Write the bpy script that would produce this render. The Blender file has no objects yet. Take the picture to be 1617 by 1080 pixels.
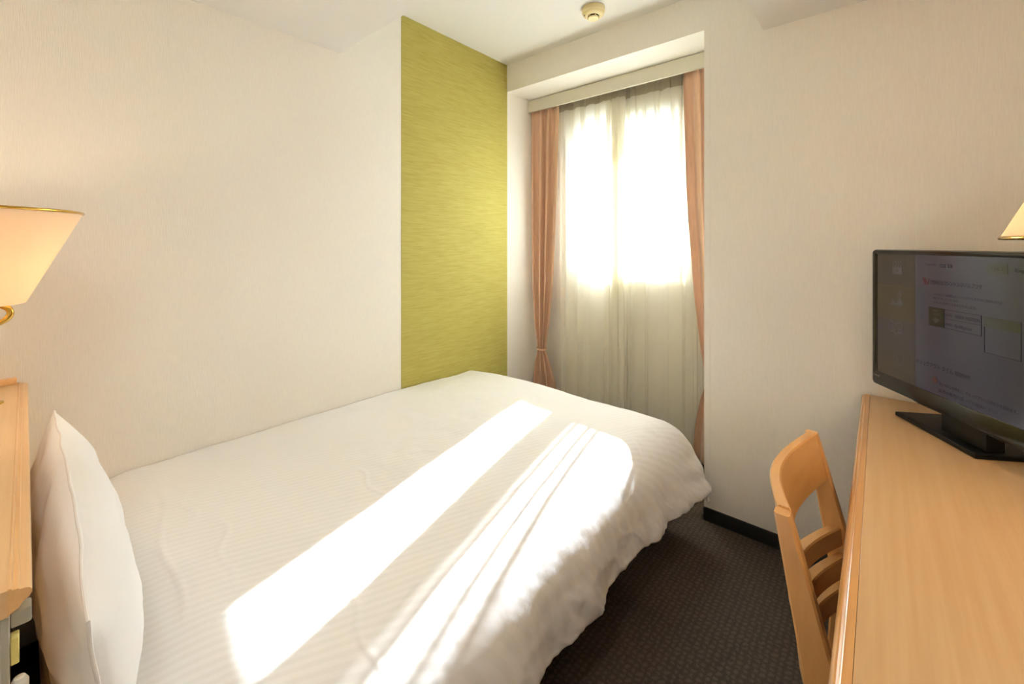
import bpy, bmesh, math, random
import numpy as np
from mathutils import Vector, noise

S = bpy.context.scene
COL = S.collection
random.seed(7)

# ------------------------------------------------------------------ camera
F_PX = 671.2
cam_d = bpy.data.cameras.new('camera')
cam_d.sensor_width = 36.0
cam_d.lens = F_PX / 1617.0 * 36.0
cam_d.shift_y = -(540.0 - 387.0) / 1617.0
cam_d.clip_start = 0.02
cam = bpy.data.objects.new('camera', cam_d)
COL.objects.link(cam)
cam.location = (0.0, 0.0, 1.28)
cam.rotation_euler = (math.radians(90), 0, math.radians(40.827))
S.camera = cam

# ------------------------------------------------------------------ world, sun, exposure
world = bpy.data.worlds.new('sky')
S.world = world
world.use_nodes = True
bg = world.node_tree.nodes['Background']
bg.inputs['Color'].default_value = (0.84, 0.94, 1.0, 1)
bg.inputs['Strength'].default_value = 10.0

sun_d = bpy.data.lights.new('sun', 'SUN')
sun_d.energy = 90.0
sun_d.angle = math.radians(0.55)
sun_d.color = (0.88, 0.955, 1.06)
sun = bpy.data.objects.new('sun', sun_d)
COL.objects.link(sun)
SUN_DIR = Vector((0.235, -1.0, -0.565)).normalized()
sun.rotation_euler = SUN_DIR.to_track_quat('-Z', 'Y').to_euler()
sun.location = (-2.0, 6.0, 4.0)

portal_d = bpy.data.lights.new('window_portal', 'AREA')
portal_d.shape = 'RECTANGLE'
portal_d.size = 0.95
portal_d.size_y = 1.2
portal_d.cycles.is_portal = True
portal = bpy.data.objects.new('window_portal', portal_d)
COL.objects.link(portal)
portal.location = (-1.26, 2.90, 1.6)
portal.rotation_euler = (math.radians(-90), 0, 0)

# unseen fill light added behind the camera to brighten the right-hand side
down_d = bpy.data.lights.new('added_fill_light', 'AREA')
down_d.shape = 'DISK'
down_d.size = 0.13
down_d.energy = 2.7
down_d.color = (1.0, 0.965, 0.93)
down = bpy.data.objects.new('added_fill_light', down_d)
COL.objects.link(down)
down.location = (-0.30, -0.22, 2.192)

S.view_settings.view_transform = 'Standard'
S.view_settings.look = 'None'
S.view_settings.gamma = 1.0
S.view_settings.use_curve_mapping = False
S.view_settings.exposure = 0.77
S.cycles.use_denoising = True
S.cycles.max_bounces = 14
S.cycles.diffuse_bounces = 8
S.cycles.glossy_bounces = 4
S.cycles.transmission_bounces = 10
S.cycles.transparent_max_bounces = 24
S.cycles.sample_clamp_indirect = 8.0
S.cycles.caustics_reflective = False
S.cycles.caustics_refractive = False


# ------------------------------------------------------------------ helpers
def lin(c):
    return tuple(((v / 255.0) / 12.92 if v / 255.0 <= 0.04045 else ((v / 255.0 + 0.055) / 1.055) ** 2.4) for v in c) + (1.0,)


def mat(name, rgb, rough=0.6, metal=0.0, spec=0.5, **kw):
    m = bpy.data.materials.new(name)
    m.use_nodes = True
    b = m.node_tree.nodes['Principled BSDF']
    b.inputs['Base Color'].default_value = lin(rgb)
    b.inputs['Roughness'].default_value = rough
    b.inputs['Metallic'].default_value = metal
    b.inputs['Specular IOR Level'].default_value = spec
    for k, v in kw.items():
        b.inputs[k.replace('_', ' ')].default_value = v
    return m


def nodes(m):
    return m.node_tree.nodes, m.node_tree.links, m.node_tree.nodes['Principled BSDF']


def coords(m, scale, rot=(0, 0, 0)):
    N, L, b = nodes(m)
    tc = N.new('ShaderNodeTexCoord')
    mp = N.new('ShaderNodeMapping')
    mp.inputs['Scale'].default_value = scale
    mp.inputs['Rotation'].default_value = rot
    L.new(tc.outputs['Object'], mp.inputs['Vector'])
    return mp.outputs['Vector']


def noise_node(m, vec, scale=1.0, detail=4.0, rough=0.6):
    N, L, b = nodes(m)
    n = N.new('ShaderNodeTexNoise')
    n.inputs['Scale'].default_value = scale
    n.inputs['Detail'].default_value = detail
    n.inputs['Roughness'].default_value = rough
    L.new(vec, n.inputs['Vector'])
    return n.outputs['Fac']


def ramp(m, fac, stops):
    N, L, b = nodes(m)
    r = N.new('ShaderNodeValToRGB')
    e = r.color_ramp.elements
    while len(e) < len(stops):
        e.new(0.5)
    for el, (p, c) in zip(e, stops):
        el.position = p
        el.color = lin(c)
    L.new(fac, r.inputs['Fac'])
    return r.outputs['Color']


def add_bump(m, height, strength=0.3, dist=0.002):
    N, L, b = nodes(m)
    bp = N.new('ShaderNodeBump')
    bp.inputs['Strength'].default_value = strength
    bp.inputs['Distance'].default_value = dist
    L.new(height, bp.inputs['Height'])
    L.new(bp.outputs['Normal'], b.inputs['Normal'])


def wallpaper(name, rgb):
    m = mat(name, rgb, 0.85, spec=0.2)
    N, L, b = nodes(m)
    f = noise_node(m, coords(m, (380, 380, 26)), 1.0, 3, 0.6)
    d = tuple(int(v * 0.978) for v in rgb)
    L.new(ramp(m, f, [(0.3, d), (0.7, rgb)]), b.inputs['Base Color'])
    add_bump(m, f, 0.35, 0.002)
    return m


def wood(name, light, dark, scale, rough=0.38, coat=0.15):
    m = mat(name, light, rough)
    N, L, b = nodes(m)
    f = noise_node(m, coords(m, scale), 1.0, 5, 0.65)
    L.new(ramp(m, f, [(0.25, dark), (0.72, light)]), b.inputs['Base Color'])
    b.inputs['Coat Weight'].default_value = coat
    b.inputs['Coat Roughness'].default_value = 0.25
    add_bump(m, f, 0.06, 0.001)
    return m


def smooth(me, ang=40):
    for p in me.polygons:
        p.use_smooth = True
    try:
        me.set_sharp_from_angle(angle=math.radians(ang))
    except Exception:
        pass


def obj(name, bm, m, parent=None, ang=40, **props):
    me = bpy.data.meshes.new(name)
    bmesh.ops.recalc_face_normals(bm, faces=bm.faces[:])
    bm.to_mesh(me)
    bm.free()
    smooth(me, ang)
    if m:
        me.materials.append(m)
    o = bpy.data.objects.new(name, me)
    COL.objects.link(o)
    if parent is not None:
        o.parent = parent
    for k, v in props.items():
        o[k] = v
    return o


def from_arrays(name, verts, faces, m, parent=None, ang=180, **props):
    me = bpy.data.meshes.new(name)
    me.from_pydata([tuple(v) for v in verts], [], [tuple(f) for f in faces])
    me.update()
    smooth(me, ang)
    me.materials.append(m)
    o = bpy.data.objects.new(name, me)
    COL.objects.link(o)
    if parent is not None:
        o.parent = parent
    for k, v in props.items():
        o[k] = v
    return o


def thing(name, label, cat, loc=(0, 0, 0), rotz=0.0, group=None):
    o = bpy.data.objects.new(name, None)
    o.empty_display_size = 0.05
    COL.objects.link(o)
    o.location = loc
    o.rotation_euler = (0, 0, rotz)
    return tag(o, label, cat, group)


def tag(o, label, cat, group=None):
    o['label'] = label
    o['category'] = cat
    if group:
        o['group'] = group
    return o


def struct(name, bm, m, parent=None, ang=40):
    o = obj(name, bm, m, parent, ang)
    o['kind'] = 'structure'
    return o


def box(bm, a, b, bevel=0.0, seg=2):
    x0, y0, z0 = a
    x1, y1, z1 = b
    vs = [bm.verts.new(p) for p in ((x0, y0, z0), (x1, y0, z0), (x1, y1, z0), (x0, y1, z0),
                                    (x0, y0, z1), (x1, y0, z1), (x1, y1, z1), (x0, y1, z1))]
    fs = [bm.faces.new([vs[i] for i in q]) for q in
          ((0, 3, 2, 1), (4, 5, 6, 7), (0, 1, 5, 4), (1, 2, 6, 5), (2, 3, 7, 6), (3, 0, 4, 7))]
    if bevel > 0:
        es = list({e for f in fs for e in f.edges})
        bmesh.ops.bevel(bm, geom=es, offset=bevel, segments=seg, affect='EDGES', profile=0.5)
    return bm


def B(a, b, bevel=0.0, seg=2):
    return box(bmesh.new(), a, b, bevel, seg)


def prism(bm, pts, fn):
    """closed 2D outline pts; fn(p, k) -> 3D point for k = 0, 1 (the two ends)"""
    a = [bm.verts.new(fn(p, 0)) for p in pts]
    c = [bm.verts.new(fn(p, 1)) for p in pts]
    n = len(pts)
    for i in range(n):
        bm.faces.new((a[i], a[(i + 1) % n], c[(i + 1) % n], c[i]))
    bm.faces.new(a[::-1])
    bm.faces.new(c)
    return bm


def lathe(bm, prof, center=(0, 0, 0), seg=48, cap=True):
    cx, cy, cz = center
    rings = []
    for r, z in prof:
        if r < 1e-6:
            rings.append([bm.verts.new((cx, cy, cz + z))])
        else:
            rings.append([bm.verts.new((cx + r * math.cos(2 * math.pi * i / seg), cy + r * math.sin(2 * math.pi * i / seg), cz + z)) for i in range(seg)])
    for A, C in zip(rings[:-1], rings[1:]):
        for i in range(seg):
            j = (i + 1) % seg
            if len(A) == 1 and len(C) == 1:
                continue
            if len(A) == 1:
                bm.faces.new((A[0], C[j], C[i]))
            elif len(C) == 1:
                bm.faces.new((A[i], A[j], C[0]))
            else:
                bm.faces.new((A[i], A[j], C[j], C[i]))
    return bm


def sweep(bm, path, sec, up=Vector((0, 0, 1)), closed=False):
    """sweep 2D section points (list or function of index) along path"""
    P = [Vector(p) for p in path]
    n = len(P)
    rings = []
    for i in range(n):
        if closed:
            t = P[(i + 1) % n] - P[i - 1]
        else:
            t = P[min(i + 1, n - 1)] - P[max(i - 1, 0)]
        t.normalize()
        s = t.cross(up)
        if s.length < 1e-5:
            s = t.cross(Vector((1, 0, 0)))
        s.normalize()
        u = s.cross(t).normalized()
        q = sec(i / (n - 1)) if callable(sec) else sec
        rings.append([bm.verts.new(P[i] + s * a + u * b) for a, b in q])
    k = len(rings[0])
    pairs = [(rings[i], rings[(i + 1) % n]) for i in range(n if closed else n - 1)]
    for A, C in pairs:
        for i in range(k):
            j = (i + 1) % k
            bm.faces.new((A[i], A[j], C[j], C[i]))
    if not closed:
        bm.faces.new(rings[0][::-1])
        bm.faces.new(rings[-1])
    return bm


def circ(r, n=14):
    return [(r * math.cos(2 * math.pi * i / n), r * math.sin(2 * math.pi * i / n)) for i in range(n)]


def catmull(pts, n=10):
    P = [Vector(p) for p in pts]
    out = []
    for i in range(len(P) - 1):
        p0 = P[max(i - 1, 0)]
        p1 = P[i]
        p2 = P[i + 1]
        p3 = P[min(i + 2, len(P) - 1)]
        for k in range(n):
            t = k / n
            out.append(0.5 * ((2 * p1) + (p2 - p0) * t + (2 * p0 - 5 * p1 + 4 * p2 - p3) * t * t + (3 * p1 - p0 - 3 * p2 + p3) * t ** 3))
    out.append(P[-1])
    return out


def sstep(a, b, x):
    t = np.clip((x - a) / (b - a), 0, 1)
    return t * t * (3 - 2 * t)


def grid_faces(nu, nv):
    f = []
    for i in range(nu - 1):
        for j in range(nv - 1):
            a = i * nv + j
            f.append((a, a + nv, a + nv + 1, a + 1))
    return f


# ------------------------------------------------------------------ materials
M = {}
M['wall'] = wallpaper('cream_wallpaper', (240, 235, 226))
M['ceiling'] = mat('white_ceiling', (224, 221, 216), 0.9, spec=0.2)
add_bump(M['ceiling'], noise_node(M['ceiling'], coords(M['ceiling'], (90, 90, 90)), 1, 3), 0.12, 0.002)

m = mat('green_wallpaper', (176, 166, 70), 0.75, spec=0.25)
N, L, b = nodes(m)
f = noise_node(m, coords(m, (9, 9, 230)), 1.0, 4, 0.65)
L.new(ramp(m, f, [(0.25, (152, 140, 62)), (0.5, (168, 156, 80)), (0.8, (180, 168, 94))]), b.inputs['Base Color'])
add_bump(m, f, 0.3, 0.002)
M['green'] = m

m = mat('dark_loop_carpet', (52, 45, 42), 0.95, spec=0.15)
N, L, b = nodes(m)
vec = coords(m, (1, 1, 1))
wv = []
for d, sc in (('X', 16.0), ('Y', 16.0)):
    w = N.new('ShaderNodeTexWave')
    w.wave_type = 'BANDS'
    w.bands_direction = d
    w.inputs['Scale'].default_value = sc
    w.inputs['Distortion'].default_value = 4.0
    w.inputs['Detail'].default_value = 2.0
    w.inputs['Detail Scale'].default_value = 3.0
    L.new(vec, w.inputs['Vector'])
    wv.append(w.outputs['Fac'])
mul = N.new('ShaderNodeMath')
mul.operation = 'MULTIPLY'
L.new(wv[0], mul.inputs[0])
L.new(wv[1], mul.inputs[1])
nz = noise_node(m, coords(m, (420, 420, 420)), 1.0, 2, 0.6)
ad = N.new('ShaderNodeMath')
ad.operation = 'MULTIPLY_ADD'
L.new(nz, ad.inputs[0])
ad.inputs[1].default_value = 1.5
mul2 = N.new('ShaderNodeMath')
mul2.operation = 'MULTIPLY'
mul2.inputs[1].default_value = 0.55
L.new(mul.outputs[0], mul2.inputs[0])
L.new(mul2.outputs[0], ad.inputs[2])
L.new(ramp(m, ad.outputs[0], [(0.45, (60, 53, 47)), (0.9, (78, 69, 61)), (1.0, (90, 80, 72))]), b.inputs['Base Color'])
add_bump(m, ad.outputs[0], 0.5, 0.005)
M['carpet'] = m

M['baseboard'] = mat('black_vinyl_baseboard', (34, 34, 32), 0.5)
M['valance'] = mat('grey_cream_valance', (214, 209, 192), 0.6)
M['frame'] = mat('pale_window_frame', (205, 203, 192), 0.45)
M['wood_desk'] = wood('beech_desk', (199, 164, 121), (188, 149, 104), (60, 2.2, 60), 0.34)
M['wood_edge'] = wood('beech_edging', (204, 152, 92), (186, 132, 74), (60, 2.0, 60), 0.25, 0.4)
M['wood_chair'] = wood('beech_chair', (212, 160, 99), (195, 141, 81), (30, 30, 3), 0.32, 0.3)
M['wood_rail'] = wood('beech_chair_rail', (212, 160, 99), (195, 141, 81), (30, 3, 30), 0.32, 0.3)
M['wood_head'] = wood('beech_headboard', (226, 190, 144), (214, 174, 124), (2.2, 60, 60), 0.36)
M['wood_head_edge'] = wood('headboard_edging', (228, 184, 130), (214, 164, 106), (2.0, 70, 70), 0.3, 0.3)
M['brass'] = mat('polished_brass', (205, 165, 75), 0.18, 1.0)
M['grey_plastic'] = mat('grey_plastic', (172, 169, 156), 0.4)
M['white_plastic'] = mat('white_plastic', (226, 224, 216), 0.35)
M['tag'] = mat('pale_yellow_plastic', (222, 208, 128), 0.5)
M['black_gloss'] = mat('gloss_black_plastic', (26, 21, 17), 0.1)
M['black_matt'] = mat('satin_black_plastic', (9, 9, 8), 0.45, spec=0.3)
M['dark_base'] = mat('dark_brown_bed_base', (46, 34, 28), 0.6)
M['mattress'] = mat('mattress_ticking', (226, 220, 208), 0.8)
M['ivory'] = mat('ivory_plastic', (226, 208, 158), 0.5)
M['slot'] = mat('dark_slot', (40, 30, 18), 0.8)

# white striped cotton
m = mat('white_striped_cotton', (240, 234, 226), 0.7, spec=0.25)
N, L, b = nodes(m)
v = coords(m, (1, 1, 1), (0, 0, math.radians(22)))
w = N.new('ShaderNodeTexWave')
w.bands_direction = 'X'
w.inputs['Scale'].default_value = 16.0
w.inputs['Distortion'].default_value = 0.3
L.new(v, w.inputs['Vector'])
L.new(ramp(m, w.outputs['Fac'], [(0.35, (237, 236, 236)), (0.65, (241, 240, 241))]), b.inputs['Base Color'])
wr = noise_node(m, coords(m, (14, 30, 20)), 1, 4, 0.55)
mx = N.new('ShaderNodeMath')
mx.operation = 'MULTIPLY_ADD'
L.new(wr, mx.inputs[0])
mx.inputs[1].default_value = 4.0
mx.inputs[2].default_value = 0.0
add_bump(m, mx.outputs[0], 0.09, 0.002)
b.inputs['Sheen Weight'].default_value = 0.15
M['cotton'] = m
m = mat('white_pillowcase', (241, 239, 239), 0.75, spec=0.2)
add_bump(m, noise_node(m, coords(m, (9, 16, 12)), 1, 4, 0.5), 0.3, 0.01)
M['pillow'] = m

# brown satin curtain
m = mat('rose_brown_satin', (196, 148, 116), 0.36, spec=0.4)
N, L, b = nodes(m)
b.inputs['Sheen Weight'].default_value = 0.4
f = noise_node(m, coords(m, (160, 160, 8)), 1, 3)
L.new(ramp(m, f, [(0.3, (214, 172, 140)), (0.7, (224, 185, 154))]), b.inputs['Base Color'])
tr = N.new('ShaderNodeBsdfTranslucent')
tr.inputs['Color'].default_value = lin((214, 168, 132))
mixs = N.new('ShaderNodeMixShader')
mixs.inputs['Fac'].default_value = 0.07
out = N['Material Output']
L.new(b.outputs['BSDF'], mixs.inputs[1])
L.new(tr.outputs['BSDF'], mixs.inputs[2])
L.new(mixs.outputs['Shader'], out.inputs['Surface'])
M['satin'] = m


def sheer_mat(name, see, rgb):
    m = bpy.data.materials.new(name)
    m.use_nodes = True
    N = m.node_tree.nodes
    L = m.node_tree.links
    for n in list(N):
        if n.type == 'BSDF_PRINCIPLED':
            N.remove(n)
    out = N['Material Output']
    df = N.new('ShaderNodeBsdfDiffuse')
    tl = N.new('ShaderNodeBsdfTranslucent')
    tp = N.new('ShaderNodeBsdfTransparent')
    for n in (df, tl):
        n.inputs['Color'].default_value = lin(rgb)
    m1 = N.new('ShaderNodeMixShader')
    m1.inputs['Fac'].default_value = 0.5
    L.new(df.outputs[0], m1.inputs[1])
    L.new(tl.outputs[0], m1.inputs[2])
    m2 = N.new('ShaderNodeMixShader')
    m2.inputs['Fac'].default_value = see
    L.new(m1.outputs[0], m2.inputs[1])
    L.new(tp.outputs[0], m2.inputs[2])
    L.new(m2.outputs[0], out.inputs['Surface'])
    return m


M['sheer'] = sheer_mat('sheer_voile', 0.15, (248, 245, 236))
M['sheer_head'] = sheer_mat('sheer_heading', 0.05, (196, 188, 168))

# lamp shade cloth
m = bpy.data.materials.new('lamp_shade_fabric')
m.use_nodes = True
N = m.node_tree.nodes
L = m.node_tree.links
b = N['Principled BSDF']
b.inputs['Base Color'].default_value = lin((236, 222, 204))
b.inputs['Roughness'].default_value = 0.7
tl = N.new('ShaderNodeBsdfTranslucent')
tl.inputs['Color'].default_value = lin((240, 220, 190))
ms = N.new('ShaderNodeMixShader')
ms.inputs['Fac'].default_value = 0.5
L.new(b.outputs[0], ms.inputs[1])
L.new(tl.outputs[0], ms.inputs[2])
L.new(ms.outputs[0], N['Material Output'].inputs['Surface'])
M['shade'] = m

m = mat('lit_bulb', (255, 240, 210), 0.4)
b = m.node_tree.nodes['Principled BSDF']
b.inputs['Emission Color'].default_value = lin((255, 214, 150))
b.inputs['Emission Strength'].default_value = 12.0
M['bulb'] = m

# window glass: clear pane with a faint reflection
m = bpy.data.materials.new('window_glass')
m.use_nodes = True
N = m.node_tree.nodes
L = m.node_tree.links
N.remove(N['Principled BSDF'])
gl = N.new('ShaderNodeBsdfGlossy')
gl.inputs['Roughness'].default_value = 0.02
tp = N.new('ShaderNodeBsdfTransparent')
tp.inputs['Color'].default_value = (0.97, 0.985, 0.975, 1)
fr = N.new('ShaderNodeFresnel')
fr.inputs['IOR'].default_value = 1.3
ms = N.new('ShaderNodeMixShader')
L.new(fr.outputs[0], ms.inputs['Fac'])
L.new(tp.outputs[0], ms.inputs[1])
L.new(gl.outputs[0], ms.inputs[2])
L.new(ms.outputs[0], N['Material Output'].inputs['Surface'])
M['glass'] = m


def lit(name, rgb, base=(8, 8, 8), rough=0.12, k=0.52):
    m = mat(name, base, rough)
    b = m.node_tree.nodes['Principled BSDF']
    b.inputs['Emission Color'].default_value = lin(rgb)
    b.inputs['Emission Strength'].default_value = k
    return m


# ------------------------------------------------------------------ room dimensions (metres)
XL, XR = -1.966, 0.55         # left wall, right wall
YR = -0.45                    # wall behind the camera
YP = 2.091                    # far wall face right of the window niche
XP = -0.618                   # niche corner
YB = 2.2205                   # beam face
YW = 2.62                     # window wall inner face
ZS, ZC, ZB = 2.204, 2.533, 2.346
XS, YS = -0.378, 1.007        # edges of the lowered ceiling
WX0, WX1, WZ0, WZ1 = -1.67, -0.85, 1.05, 2.16   # window opening

struct('floor', B((XL - .2, YR - .2, -.1), (XR + .2, YW + .3, 0)), M['carpet'])
wl = struct('wall_left', B((XL - .15, YR - .15, 0), (XL, YW + .25, ZC + .1)), M['wall'])
struct('accent_wallpaper', B((XL - .02, 1.354, .02), (XL + .0015, YB + .002, ZC)), M['green'], wl)
struct('wall_right', B((XR, YR - .15, 0), (XR + .15, YP + .05, ZS + .02)), M['wall'])
struct('wall_rear', B((XL - .15, YR - .15, 0), (XR + .15, YR, ZS + .02)), M['wall'])
struct('wall_far', B((XP, YP, 0), (XR + .15, YW + .25, ZC + .1)), M['wall'])
# window wall with an opening: four pieces as one wall
bm = bmesh.new()
box(bm, (XL - .1, YW, 0), (XP + .1, YW + .25, WZ0))
box(bm, (XL - .1, YW, WZ1), (XP + .1, YW + .25, ZC + .1))
box(bm, (XL - .1, YW, WZ0), (WX0, YW + .25, WZ1))
box(bm, (WX1, YW, WZ0), (XP + .1, YW + .25, WZ1))
struct('wall_window', bm, M['wall'])
struct('ceiling', B((XL - .1, YS - .05, ZC), (XS + .05, YW + .2, ZC + .12)), M['ceiling'])
bm = bmesh.new()
prism(bm, [(XL - .1, YR - .1), (XR + .1, YR - .1), (XR + .1, YP + .03), (XS, YP + .03), (XS, YS), (XL - .1, YS)],
      lambda p, k: (p[0], p[1], ZS if k == 0 else ZC + .12))
struct('ceiling_soffit', bm, M['ceiling'])
bm = bmesh.new()
lathe(bm, [(.068, 0), (.085, 0), (.086, -.004), (.080, -.010), (.070, -.008), (.068, 0)], (-.30, -.22, ZS), 40)
struct('fill_light_rim', bm, M['white_plastic'], bpy.data.objects['ceiling_soffit'])  # rim for the added fill light, out of view
struct('ceiling_beam', B((XL - .05, YB, ZB), (XP + .05, YW + .05, ZC + .05)), M['wall'])
struct('baseboard_far', B((XP - .003, YP - .008, 0), (XR + .02, YP + .02, .06), .002), M['baseboard'])
struct('baseboard_left', B((XL - .01, YR, 0), (XL + .008, YW, .06), .002), M['baseboard'])
# corner guard on the niche corner
bm = bmesh.new()
box(bm, (XP - .0012, YP - .0012, .06), (XP + .024, YP + .01, ZC), .0006, 1)
struct('trim_1', bm, M['wall'])

# unseen slab added outside above the window to end the sun patch on the bed
struct('sun_cutoff_slab', B((XL - .3, YW + .25, 2.31), (XP + .6, 3.46, 2.45)), M['wall'])

# window: frame, two sashes, panes, sill
win = bpy.data.objects.new('window_1', None)
COL.objects.link(win)
win.location = (0, 0, 0)
win['kind'] = 'structure'
bm = bmesh.new()
ft = .055
y0, y1 = YW + .03, YW + .10
box(bm, (WX0, y0, WZ0), (WX1, y1, WZ0 + ft), .003, 1)
box(bm, (WX0, y0, WZ1 - ft), (WX1, y1, WZ1), .003, 1)
box(bm, (WX0, y0, WZ0 + ft), (WX0 + ft, y1, WZ1 - ft), .003, 1)
box(bm, (WX1 - ft, y0, WZ0 + ft), (WX1, y1, WZ1 - ft), .003, 1)
struct('window_frame', bm, M['frame'], win)
sb = .022
for sx0, sx1, yy in ((WX0 + ft, -1.300, y0 + .035), (-1.322, WX1 - ft, y0 + .010)):
    za, zb = WZ0 + ft, WZ1 - ft
    bm = bmesh.new()
    box(bm, (sx0, yy, za), (sx1, yy + .022, za + sb), .002, 1)
    box(bm, (sx0, yy, zb - sb), (sx1, yy + .022, zb), .002, 1)
    box(bm, (sx0, yy, za + sb), (sx0 + sb, yy + .022, zb - sb), .002, 1)
    box(bm, (sx1 - sb, yy, za + sb), (sx1, yy + .022, zb - sb), .002, 1)
    sash = struct('window_sash', bm, M['frame'], win)
    struct('window_pane', B((sx0 + sb - .003, yy + .009, za + sb - .003), (sx1 - sb + .003, yy + .013, zb - sb + .003)), M['glass'], sash)
struct('window_sill', B((WX0 - .03, YW - .008, WZ0 - .022), (WX1 + .03, YW + .05, WZ0), .004), M['frame'], win)

# ------------------------------------------------------------------ curtain valance box
vt = tag(obj('curtain_valance', B((XL + .001, 2.453, 2.2574), (XP - .001, 2.4715, 2.3411), .0015, 1), M['valance']),
         'long pale grey-cream box valance hiding the curtain heads under the ceiling beam', 'curtain valance')
bm = bmesh.new()
for yy in (2.495, 2.557):
    box(bm, (XL + .01, yy - .008, 2.322), (XP - .01, yy + .008, 2.341), .001, 1)
obj('curtain_track', bm, M['white_plastic'], vt)


# ------------------------------------------------------------------ curtains
def drape(name, xc, z0, z1, nf, cfun, wfun, afun, ybase, seed, ns=260, nz=110):
    """satin curtain with pinch pleats at the head, gathered by a tieback"""
    rnd = random.Random(seed)
    ph = [rnd.uniform(-.5, .5) for _ in range(nf + 3)]
    am = [rnd.uniform(.75, 1.15) for _ in range(nf + 3)]
    V = []
    for i in range(ns):
        s = i / (ns - 1)
        k = s * nf
        for j in range(nz):
            z = z0 + (z1 - z0) * j / (nz - 1)
            c, w, a = cfun(z), wfun(z), afun(z)
            q = int(k)
            fr = k - q
            amp = am[q] * (1 - fr) + am[q + 1] * fr
            phi = 2 * math.pi * (k + 0.18 * math.sin(2.1 * s * nf + seed))
            head = float(sstep(z1 - .10, z1 - .03, z))
            round_ = math.cos(phi)
            pinch = 2 * abs(math.cos(phi / 2)) ** 9 - 0.75
            sh = round_ * (1 - head) + pinch * head
            x = c + (s - .5) * w + 0.07 * w / nf * math.sin(2 * phi + 1.0) * (1 - head)
            y = ybase - a * amp * sh + .004 * noise.noise((s * 9, z * 5, seed))
            V.append((x, y, z))
    o = from_arrays(name, V, grid_faces(ns, nz), M['satin'])
    md = o.modifiers.new('thickness', 'SOLIDIFY')
    md.thickness = 0.0016
    return o


ZT = 2.316
ZTIE = 0.525


def interp(pts):
    zs = [p[0] for p in pts]
    vs = [p[1] for p in pts]
    return lambda z: float(np.interp(z, zs, vs))


def sm_interp(pts):
    zs = [p[0] for p in pts]
    vs = [p[1] for p in pts]

    def f(z):
        if z <= zs[0]:
            return vs[0]
        for a, b_, va, vb in zip(zs[:-1], zs[1:], vs[:-1], vs[1:]):
            if z <= b_:
                t = (z - a) / (b_ - a)
                t = t * t * (3 - 2 * t)
                return va + (vb - va) * t
        return vs[-1]
    return f


cl = drape('curtain', 0, .06, ZT, 3,
           interp([(.06, -1.83), (.30, -1.84), (ZTIE, -1.868), (.9, -1.856), (1.6, -1.842), (2.3, -1.835)]),
           interp([(.06, .235), (.25, .215), (.42, .15), (ZTIE - .03, .085), (ZTIE, .065), (ZTIE + .03, .08), (.70, .13), (.95, .18), (1.4, .215), (1.9, .235), (2.3, .25)]),
           interp([(.06, .022), (.35, .022), (ZTIE, .014), (.8, .024), (1.5, .028), (2.1, .024), (2.2, .020), (2.3, .018)]), 2.499, 3)
tag(cl, 'rose-brown satin curtain tied back at the left of the window beside the green wall', 'curtain', 'satin curtains')
cr = drape('curtain', 0, .06, ZT, 3,
           interp([(.06, -.715), (.30, -.708), (ZTIE, -.690), (.9, -.705), (1.6, -.735), (2.3, -.747)]),
           interp([(.06, .165), (.25, .15), (.42, .115), (ZTIE - .03, .08), (ZTIE, .065), (ZTIE + .03, .08), (.70, .115), (.95, .155), (1.4, .185), (1.9, .20), (2.3, .21)]),
           interp([(.06, .022), (.35, .022), (ZTIE, .014), (.8, .024), (1.5, .028), (2.1, .024), (2.2, .020), (2.3, .018)]), 2.499, 8)
tag(cr, 'rose-brown satin curtain at the right of the window, half hidden by the far wall corner', 'curtain', 'satin curtains')
for par, xc in ((cl, -1.868), (cr, -.690)):
    bm = bmesh.new()
    path = [(xc + .040 * math.cos(a), 2.494 + .024 * math.sin(a), ZTIE + .006 * math.sin(a)) for a in [2 * math.pi * i / 40 for i in range(40)]]
    sec = [(-.0012, -.006), (.0012, -.006), (.0020, 0), (.0012, .006), (-.0012, .006)]
    sweep(bm, path, sec, closed=True)
    obj('tieback', bm, M['satin'], par)


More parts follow.
